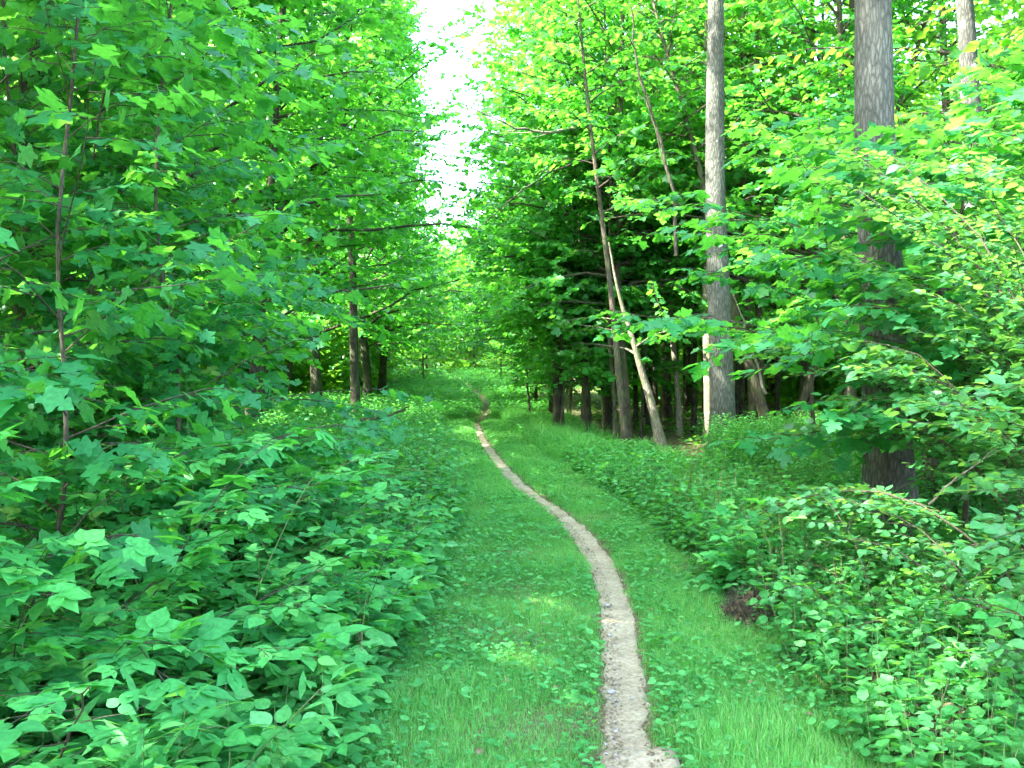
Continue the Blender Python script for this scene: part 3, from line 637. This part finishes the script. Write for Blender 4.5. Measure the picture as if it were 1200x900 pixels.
B0 = {}
for x, y, L, lf, lab in rb2:
    make_bush('bramble_bush' if lf is LB else 'oval_leaved_bush', at(x, y), 15, L * 1.1, 1.1, 1.3, 10, .30, dict(lf, size=lf['size'] * .9), lab, 'bush', 'bushes on the right bank', 'stem', keep=Rkeep, spread=.3, rad=.005)
# narrow-leaved plant at the bottom left
make_bush('narrow_leaved_plant', at(-1.18, 3.05), 7, .62, 1.45, .3, 14, .05, dict(tmpl=LANCE, size=.13, step=.02, mat=M['herb'], tilt=.3, pitch=.35), 'upright plant with narrow pointed leaves in the bottom left corner', 'plant', None, 'stem', spread=.12, rad=.003)
# ball of dead twigs and dry leaves at the right verge
def twig_ball(x, y, r, n, label):
    root = empty('dead_brush', at(x, y)); P = []
    u = nrm(rng.normal(size=(n, 3))); u[:, 2] = abs(u[:, 2]); c = u * (r * rng.random(n) ** .4)[:, None]
    d = nrm(rng.normal(size=(n, 3))); L = r * (.4 + .6 * rng.random(n)); t = np.linspace(-.5, .5, 4)
    P = c[:, None] + d[:, None] * (L[:, None] * t)[..., None] + rng.normal(0, .012, (n, 4, 3)); P[..., 2] = np.maximum(P[..., 2], .01)
    V, Fq = tubes(P, np.full((n, 4), .0022) * np.linspace(1, .5, 4), 3)
    obj('twigs', mesh('twigs', V, [Fq], [M['twig']]), root)
    k = n // 2; u = nrm(rng.normal(size=(k, 3))); u[:, 2] = abs(u[:, 2])
    V, T, rr = leaves(OVATE_S, u * r * .9 * rng.random((k, 1)) ** .5 + [0, 0, .02], rng.normal(size=(k, 3)), rng.normal(size=(k, 3)), .03 + .03 * rng.random(k))
    obj('dry_leaves', mesh('dry_leaves', V, [T], [M['dead']], rnd=rr), root)
    root.scale = (1, 1, 1.1)
    tag(root, label, 'brush')
twig_ball(1.58, 6.5, .20, 700, 'round tangle of dead brown twigs at the right edge of the grass')
twig_ball(1.85, 4.3, .24, 320, 'sunlit heap of dry leaves and twigs in the bottom right')
# dead wood
def dead_branch(pts, r, label, group=None, name='dead_branch', side=5, mat='bark_pale'):
    P = np.array(pts, float) - np.array(pts[0]); k = 12
    t = np.linspace(0, len(P) - 1, k); Q = np.stack([np.interp(t, range(len(P)), P[:, c]) for c in range(3)], 1) + rng.normal(0, r * .5, (k, 3))
    parts_ = [tubes(Q[None], (r * np.linspace(1, .35, k))[None], 8)]
    if side:
        L = np.full(1, np.linalg.norm(P[-1])); pos, d, l = twigs(Q[None], L, side, .3, flat=1); S = shoots(pos, d, l, 5, -.1)
        parts_.append(tubes(S, (r * .35) * np.linspace(1, .25, 5)[None].repeat(len(S), 0), 4))
    V, Fq = join(parts_); o = obj(name, mesh(name, V, [Fq], [M[mat]], smooth=True)); o.location = pts[0]
    tag(o, label, 'branch', group)
def P3(px_, py_, d): return ((px_ - 600) / F * d, d, CAMH - (py_ - 430) / F * d)
dead_branch([P3(672, 152, 20), P3(640, 158, 19.5), P3(600, 150, 19.2), P3(545, 122, 19)], .035, 'bare grey dead limb poking out of the right leaves towards the sky gap', side=8)
dead_branch([P3(700, 185, 20), P3(650, 200, 19.5), P3(610, 225, 19.2), P3(568, 262, 19)], .022, 'thin dark bare twig below the dead limb at the sky gap', side=4, mat='bark_dark')
dead_branch([P3(422, 494, 16), P3(450, 488, 16), P3(480, 478, 15.8)], .035, 'fallen grey branch lying in the herbs of the left bank', side=2, mat='bark_brown')
dead_branch([P3(897, 462, 17.5), P3(880, 405, 17.6), P3(858, 340, 17.8)], .03, 'snapped grey pole leaning on the tall straight trunk', side=0)
dead_branch([P3(792, 300, 15), P3(785, 200, 15), P3(760, 130, 15), P3(741, 60, 15), P3(742, 20, 15)], .03, 'dark curving bare limb high in front of the bright right leaves', side=5, mat='bark_dark')
dead_branch([P3(1090, 592, 5.6), P3(1120, 560, 5.5), P3(1145, 545, 5.4), P3(1170, 525, 5.3)], .007, 'bare curling twig hanging before the dark trunks at right', side=3)

# ------------------------------------------------------------------ the wood behind, both sides
A0 = make_tree('forest_tree', at(7.5, 25), 18, .17, [spec(60, 5.0, 17.5, 3.6, 1.8, m=9)], LF, M['bark_brown'], 'x', seed=91)
A1 = make_tree('forest_tree', at(9.5, 30), 17, .14, [spec(64, 3.2, 16.5, 3.2, 1.6, m=9)], LF, M['bark_dark'], 'x', seed=92)
A2 = make_tree('forest_tree', at(6.5, 33), 15, .10, [spec(58, 2.2, 14.6, 2.8, 1.4, m=9)], LF, M['bark_brown'], 'x', seed=93)
gR = 'forest trees deep in the right wood'; gL = 'forest trees deep in the left wood'
labR = 'forest tree deep in the wood right of the path, mostly hidden by nearer leaves'
labL = 'forest tree deep in the wood left of the path, mostly hidden by nearer leaves'
for a in (A0, A1, A2): a['label'] = labR; a['category'] = 'tree'; a['group'] = gR
protos = [A0, A1, A2]
posR = [(4.4, 28), (3.4, 34), (5.0, 24.5), (7.2, 21), (6.6, 36), (2.9, 38), (8.2, 31), (10.5, 24), (12, 20), (8.5, 36), (5.5, 38), (12.5, 27), (16, 24), (13, 35), (4.8, 45), (9, 44), (14, 45), (18, 34), (5, 55), (10, 54), (16, 15), (9.3, 15.5), (20, 45), (11, 11), (7.5, 9), (6.2, 28.5), (4.3, 31)]
for i, (x, y) in enumerate(posR): dup(protos[i % 3], at(x, y), i * 1.7, labR, .9 + .25 * ((i * 37) % 10) / 10, gR)
posL = [(-8, 8), (-8.5, 14), (-9, 21), (-8.6, 28), (-9, 36), (-9.6, 44), (-13, 18), (-13, 27), (-13.5, 37), (-12.5, 10), (-10, 54), (-16, 46), (-7.5, 33), (-7.6, 4.5), (-7.3, 17.5), (-7.2, 12.2), (-6.6, 10.2)]
for i, (x, y) in enumerate(posL): dup(protos[(i + 1) % 3], at(x, y), i * 2.1, labL, (.72 if x > -9.5 else .85) + .08 * ((i * 53) % 10) / 10, gL)

def mass(name, n, boxes, size, label, dens=None, tmpl=CLUMP, mat='far', tilt=.6):
    V = []; T = []; rr = []; o = 0
    for (x0, x1, y0, y1, z0, z1, w_) in boxes:
        k = int(n * w_); x = x0 + (x1 - x0) * rng.random(k); y = y0 + (y1 - y0) * rng.random(k); z = H(x, y) + z0 + (z1 - z0) * rng.random(k)
        clump = np.array([mnoise.noise(Vector((a * .35, b * .35, c * .45))) for a, b, c in zip(x, y, z)])
        ok = clump > -.12; x, y, z = x[ok], y[ok], z[ok]; k = len(x)
        d = rng.normal(size=(k, 3)); d[:, 2] = d[:, 2] * .3 - .2; nm = UP + rng.normal(0, tilt, (k, 3))
        v, t, r = leaves(tmpl, np.stack([x, y, z], 1), d, nm, size * (.6 + .8 * rng.random(k)))
        V.append(v); T.append(t + o); rr.append(r); o += len(v)
    ob = obj(name, mesh(name, np.concatenate(V), [np.concatenate(T)], [M[mat]], rnd=np.concatenate(rr)))
    return tag(ob, label, 'forest' if 'forest' in name else 'plants', kind='stuff')
mass('far_forest', 150000, [(4, 34, 38, 62, .1, 12, .28), (-40, -8, 38, 62, .1, 12, .22), (-10, 6, 66, 90, .2, 9.5, .14), (13, 34, 12, 40, .1, 12, .22), (-34, -13, 4, 40, .1, 12, .14), (-13, -8.5, 3, 38, .1, 4.5, .07), (-13, -5.5, 34, 50, .1, 4, .03), (8, 13, 20, 40, .1, 3, .04)], .6,
     'far-off wood of blurred green leaves filling the gaps between the trunks')

# ------------------------------------------------------------------ undergrowth, ground cover and grass (uncountable)
def herbs(name, n, region, hmin, hmax, leaf, tmpl, mat, label, per=12, hk=1., tip=.1):
    x, y = region(n); ok = abs(x - px(y)) > .30; x, y = x[ok], y[ok]; k = len(x)
    h = (hmin + (hmax - hmin) * rng.random(k)) * hk
    base = np.stack([x, y, H(x, y) - .02], 1); top = base + np.stack([rng.normal(0, .12, k) * h, rng.normal(0, .12, k) * h, h], 1)
    S = base[:, None] + (top - base)[:, None] * np.linspace(0, 1, 3)[None, :, None]
    sv, sf_ = tubes(S, np.full((k, 3), .0022) * np.array([1, .8, .5]), 3)
    idx = np.repeat(np.arange(k), per); j = np.tile(np.arange(per), k)
    t = .25 + .75 * (j + rng.random(len(idx)) * .6) / per; pos = base[idx] + (top - base)[idx] * t[:, None]
    a = j * 2.4 + np.repeat(rng.random(k) * 6.28, per); d = np.stack([np.cos(a), np.sin(a), rng.normal(tip - .1, .25, len(a))], 1)
    nm = UP + rng.normal(0, .32, (len(a), 3)); sz = leaf * (.6 + .7 * rng.random(len(a))) * (1.25 - .6 * abs(t - .55))
    v, T, r = leaves(tmpl, pos + d * (sz * .45)[:, None], d, nm, sz)
    me = mesh(name, np.concatenate([v, sv]), [T, sf_ + len(v)], [M[mat], M['stem']], [0, 1], np.concatenate([r, np.zeros(len(sv))]))
    return tag(obj(name, me), label, 'plants', kind='stuff')
def reg(y0, y1, fa, fb, pw=1.):
    def f(n):
        y = y0 + (y1 - y0) * rng.random(n) ** pw; a, b = fa(y), fb(y); return a + (b - a) * rng.random(n), y
    return f
lb = lambda y: np.interp(y, [2.5, 4.2, 7.3, 11.5, 17.8, 26, 33, 45], [-.75, -.72, -.62, -.62, -1.25, -2.0, -2.6, -4.4])      # left edge of the grass
rb = lambda y: np.interp(y, [2.5, 4.2, 7.3, 11.5, 17.8, 26, 33, 45], [1.5, 1.55, 1.55, 1.45, .85, .0, -.3, -.6])               # right edge of the grass
herbs('undergrowth', 5200, reg(10, 33, lambda y: lb(y) - 4.2, lb, 1.1), .30, .85, .085, OVATE_S, 'herb', 'knee-high bank of mixed leafy herbs left of the path', 14)
herbs('undergrowth', 2600, reg(2.6, 11, lambda y: lb(y) - 3.0, lb), .15, .55, .085, OVATE, 'herb', 'shaded low herbs under the brambles on the left', 12)
herbs('undergrowth', 2500, reg(3.2, 14, rb, lambda y: rb(y) + 2.6), .18, .6, .07, OVATE_S, 'herb', 'low leafy herbs along the right verge', 14)
herbs('undergrowth', 3200, reg(12, 34, rb, lambda y: rb(y) + 1.7), .12, .38, .08, OVATE_S, 'herb', 'leafy fringe between the grass and the dark wood', 12)
herbs('undergrowth', 1800, reg(8, 50, lambda y: rb(y) + 3., lambda y: rb(y) + 16), .1, .35, .12, FAR, 'far', 'sparse low plants on the floor of the right wood', 9)
herbs('undergrowth', 3500, reg(8, 50, lambda y: lb(y) - 16, lambda y: lb(y) - 4), .2, .7, .13, FAR, 'far', 'sparse low plants on the floor of the left wood', 9)
herbs('undergrowth', 3500, reg(34, 64, lambda y: lb(y) - 3, lambda y: rb(y) + 2), .2, .55, .13, FAR, 'herb', 'green plants covering the far clearing', 9)
# fine ferny weeds at the foot of the right trees
herbs('undergrowth', 2600, reg(9.9, 16, lambda y: rb(y) + .8 + .08 * y, lambda y: rb(y) + 4.0), .4, .95, .045, OVATE_S, 'herb', 'tall wispy weeds below the furrowed and the straight grey trunks', 34)

def blades(name, n, region, h0, h1, w, label, lean=.5, kinds='grass', clump=True):
    x, y = region(n); d = x - px(y); wid = .085 + .02 * np.sin(y * 5) + .02 * np.sin(y * 13 + 2)
    pr = sstep(wid[:] * .0 + 0, 1, (abs(d) - wid) / .11); ok = (rng.random(n) < pr * .95) & ((y > 4.36) | (abs(d) > .22)) ; x, y = x[ok], y[ok]; n = len(x)
    q = .75 + .5 * np.sin(x * 3.1 + 1.7 * np.sin(y * 1.9)) * np.sin(y * 2.3 + x)
    h = (h0 + (h1 - h0) * rng.random(n) ** 1.6) * q * (.6 + .4 * np.clip((abs(x - px(y)) - .10) / .25, 0, 1)); a = rng.random(n) * 6.28; ln = lean * (.3 + rng.random(n)) * h
    b = np.stack([x, y, H(x, y) - .005], 1); out = np.stack([np.cos(a), np.sin(a), np.zeros(n)], 1); sd_ = np.stack([-np.sin(a), np.cos(a), np.zeros(n)], 1)
    ww = w * (.6 + .8 * rng.random(n))[:, None]
    p1 = b + out * (ln * .3)[:, None] + UP * (h * .6)[:, None]; p2 = b + out * ln[:, None] + UP * (h * .95)[:, None]
    Vv = np.stack([b - sd_ * ww, b + sd_ * ww, p1 + sd_ * ww * .75, p1 - sd_ * ww * .75, p2], 1).reshape(-1, 3)
    t = np.array([(0, 1, 2), (0, 2, 3), (3, 2, 4)]); T = (t[None] + (np.arange(n) * 5)[:, None, None]).reshape(-1, 3)
    return tag(obj(name, mesh(name, Vv, [T], [M[kinds]], rnd=np.repeat(rng.random(n), 5))), label, 'grass', kind='stuff')
blades('grass', 400000, reg(2.8, 12, lambda y: lb(y) - .35, lambda y: rb(y) + .35, 1.25), .03, .115, .0016, 'short green grass on both sides of the near path')
blades('grass', 9000, reg(2.8, 14, lambda y: px(y) - .22, lambda y: px(y) + .22), .03, .075, .0022, 'grass tufts leaning over the rim of the dirt path', 1.1)
blades('grass', 160000, reg(11.5, 34, lambda y: lb(y) - .3, lambda y: rb(y) + .4), .05, .16, .004, 'grass beside the middle stretch of the path')
blades('grass', 60000, reg(33, 66, lambda y: lb(y) - 2, lambda y: rb(y) + 1.5), .10, .30, .010, 'grass of the far clearing')
blades('grass', 26000, reg(17, 31, lambda y: rb(y) - .1, lambda y: rb(y) + 1.8), .2, .55, .005, 'tall bright grass below the low hanging right tree', .7)
def cover(name, n, region, s0, s1, tmpl, mat, label, z=.03):
    x, y = region(n); ok = abs(x - px(y)) > .14; x, y = x[ok], y[ok]
    q = np.sin(x * 2.7 + y * 1.1) * np.sin(y * 1.7 - x * 2) + rng.normal(0, .5, len(x)); ok = q > -.25; x, y = x[ok], y[ok]; n = len(x)
    a = rng.random(n) * 6.28; d = np.stack([np.cos(a), np.sin(a), rng.normal(.15, .25, n)], 1)
    v, T, r = leaves(tmpl, np.stack([x, y, H(x, y) + z * (.4 + rng.random(n))], 1), d, UP + rng.normal(0, .28, (n, 3)), s0 + (s1 - s0) * rng.random(n) ** 2)
    return tag(obj(name, mesh(name, v, [T], [M[mat]], rnd=r)), label, 'plants', kind='stuff')
cover('ground_cover', 21000, reg(2.8, 13, lambda y: lb(y) - .3, lambda y: rb(y) + .2, 1.2), .022, .07, OVATE, 'herb', 'broad-leaved weeds and clover mixed into the near grass', .075)
cover('ground_cover', 16000, reg(2.8, 12, lambda y: lb(y) - .3, lambda y: rb(y) + .2, 1.2), .02, .04, TRI_S, 'herb', 'tiny three-part clover leaves in the near grass', .06)
cover('ground_cover', 14000, reg(12, 34, lambda y: lb(y) - .3, lambda y: rb(y) + .3), .04, .09, OVATE_S, 'herb', 'broad-leaved weeds in the grass of the middle stretch', .07)
cover('fallen_leaves', 9000, reg(4, 40, lambda y: rb(y) + .3, lambda y: rb(y) + 12), .05, .10, OVATE_S, 'dead', 'brown leaf litter on the floor of the right wood', .02)
cover('fallen_leaves', 260, reg(3, 9, lambda y: lb(y) - .1, lambda y: rb(y) + .4), .03, .07, OVATE_S, 'dead', 'single dry brown leaves scattered in the near grass', .04)

n_ = 2600; y_ = 3 + 12 * rng.random(n_) ** 1.3; x_ = px(y_) + np.where(rng.random(n_) < .75, -.115 + .10 * rng.random(n_), .125 - .05 * rng.random(n_))
a_ = rng.random(n_) * 6.28; v_, T_, r_ = leaves(OVATE_S, np.stack([x_, y_, H(x_, y_) + .022 + np.where(y_ < 4.36, .045, 0)], 1), np.stack([np.cos(a_), np.sin(a_), rng.normal(0, .25, n_)], 1), UP + rng.normal(0, .3, (n_, 3)), .008 + .016 * rng.random(n_))
tag(obj('fallen_leaves', mesh('fallen_leaves', v_, [T_], [M['dead']], rnd=r_)), 'crumbs of brown leaf and bark along the left half of the path', 'litter', kind='stuff')



blades('dry_stalks', 900, reg(3.4, 12, lambda y: rb(y) + .1, lambda y: rb(y) + 2.2), .35, .9, .0035, 'thin dead tan stalks standing among the herbs of the right verge', .35, 'dead')
blades('dry_stalks', 700, reg(3.2, 16, lambda y: lb(y) - 2.5, lambda y: lb(y)), .4, .9, .003, 'thin dead stalks standing among the brambles of the left bank', .35, 'dead')
blades('dry_grass', 9000, reg(2.8, 12, lambda y: lb(y) - .1, lambda y: rb(y) + .3), .05, .13, .0013, 'straw-coloured dry blades mixed into the near grass', .9, 'dead')
for o_ in list(bpy.data.objects):
    if o_.name.startswith('dry_stalks') or o_.name.startswith('dry_grass'): o_['category'] = 'stalks' if 'stalks' in o_.name else 'grass'
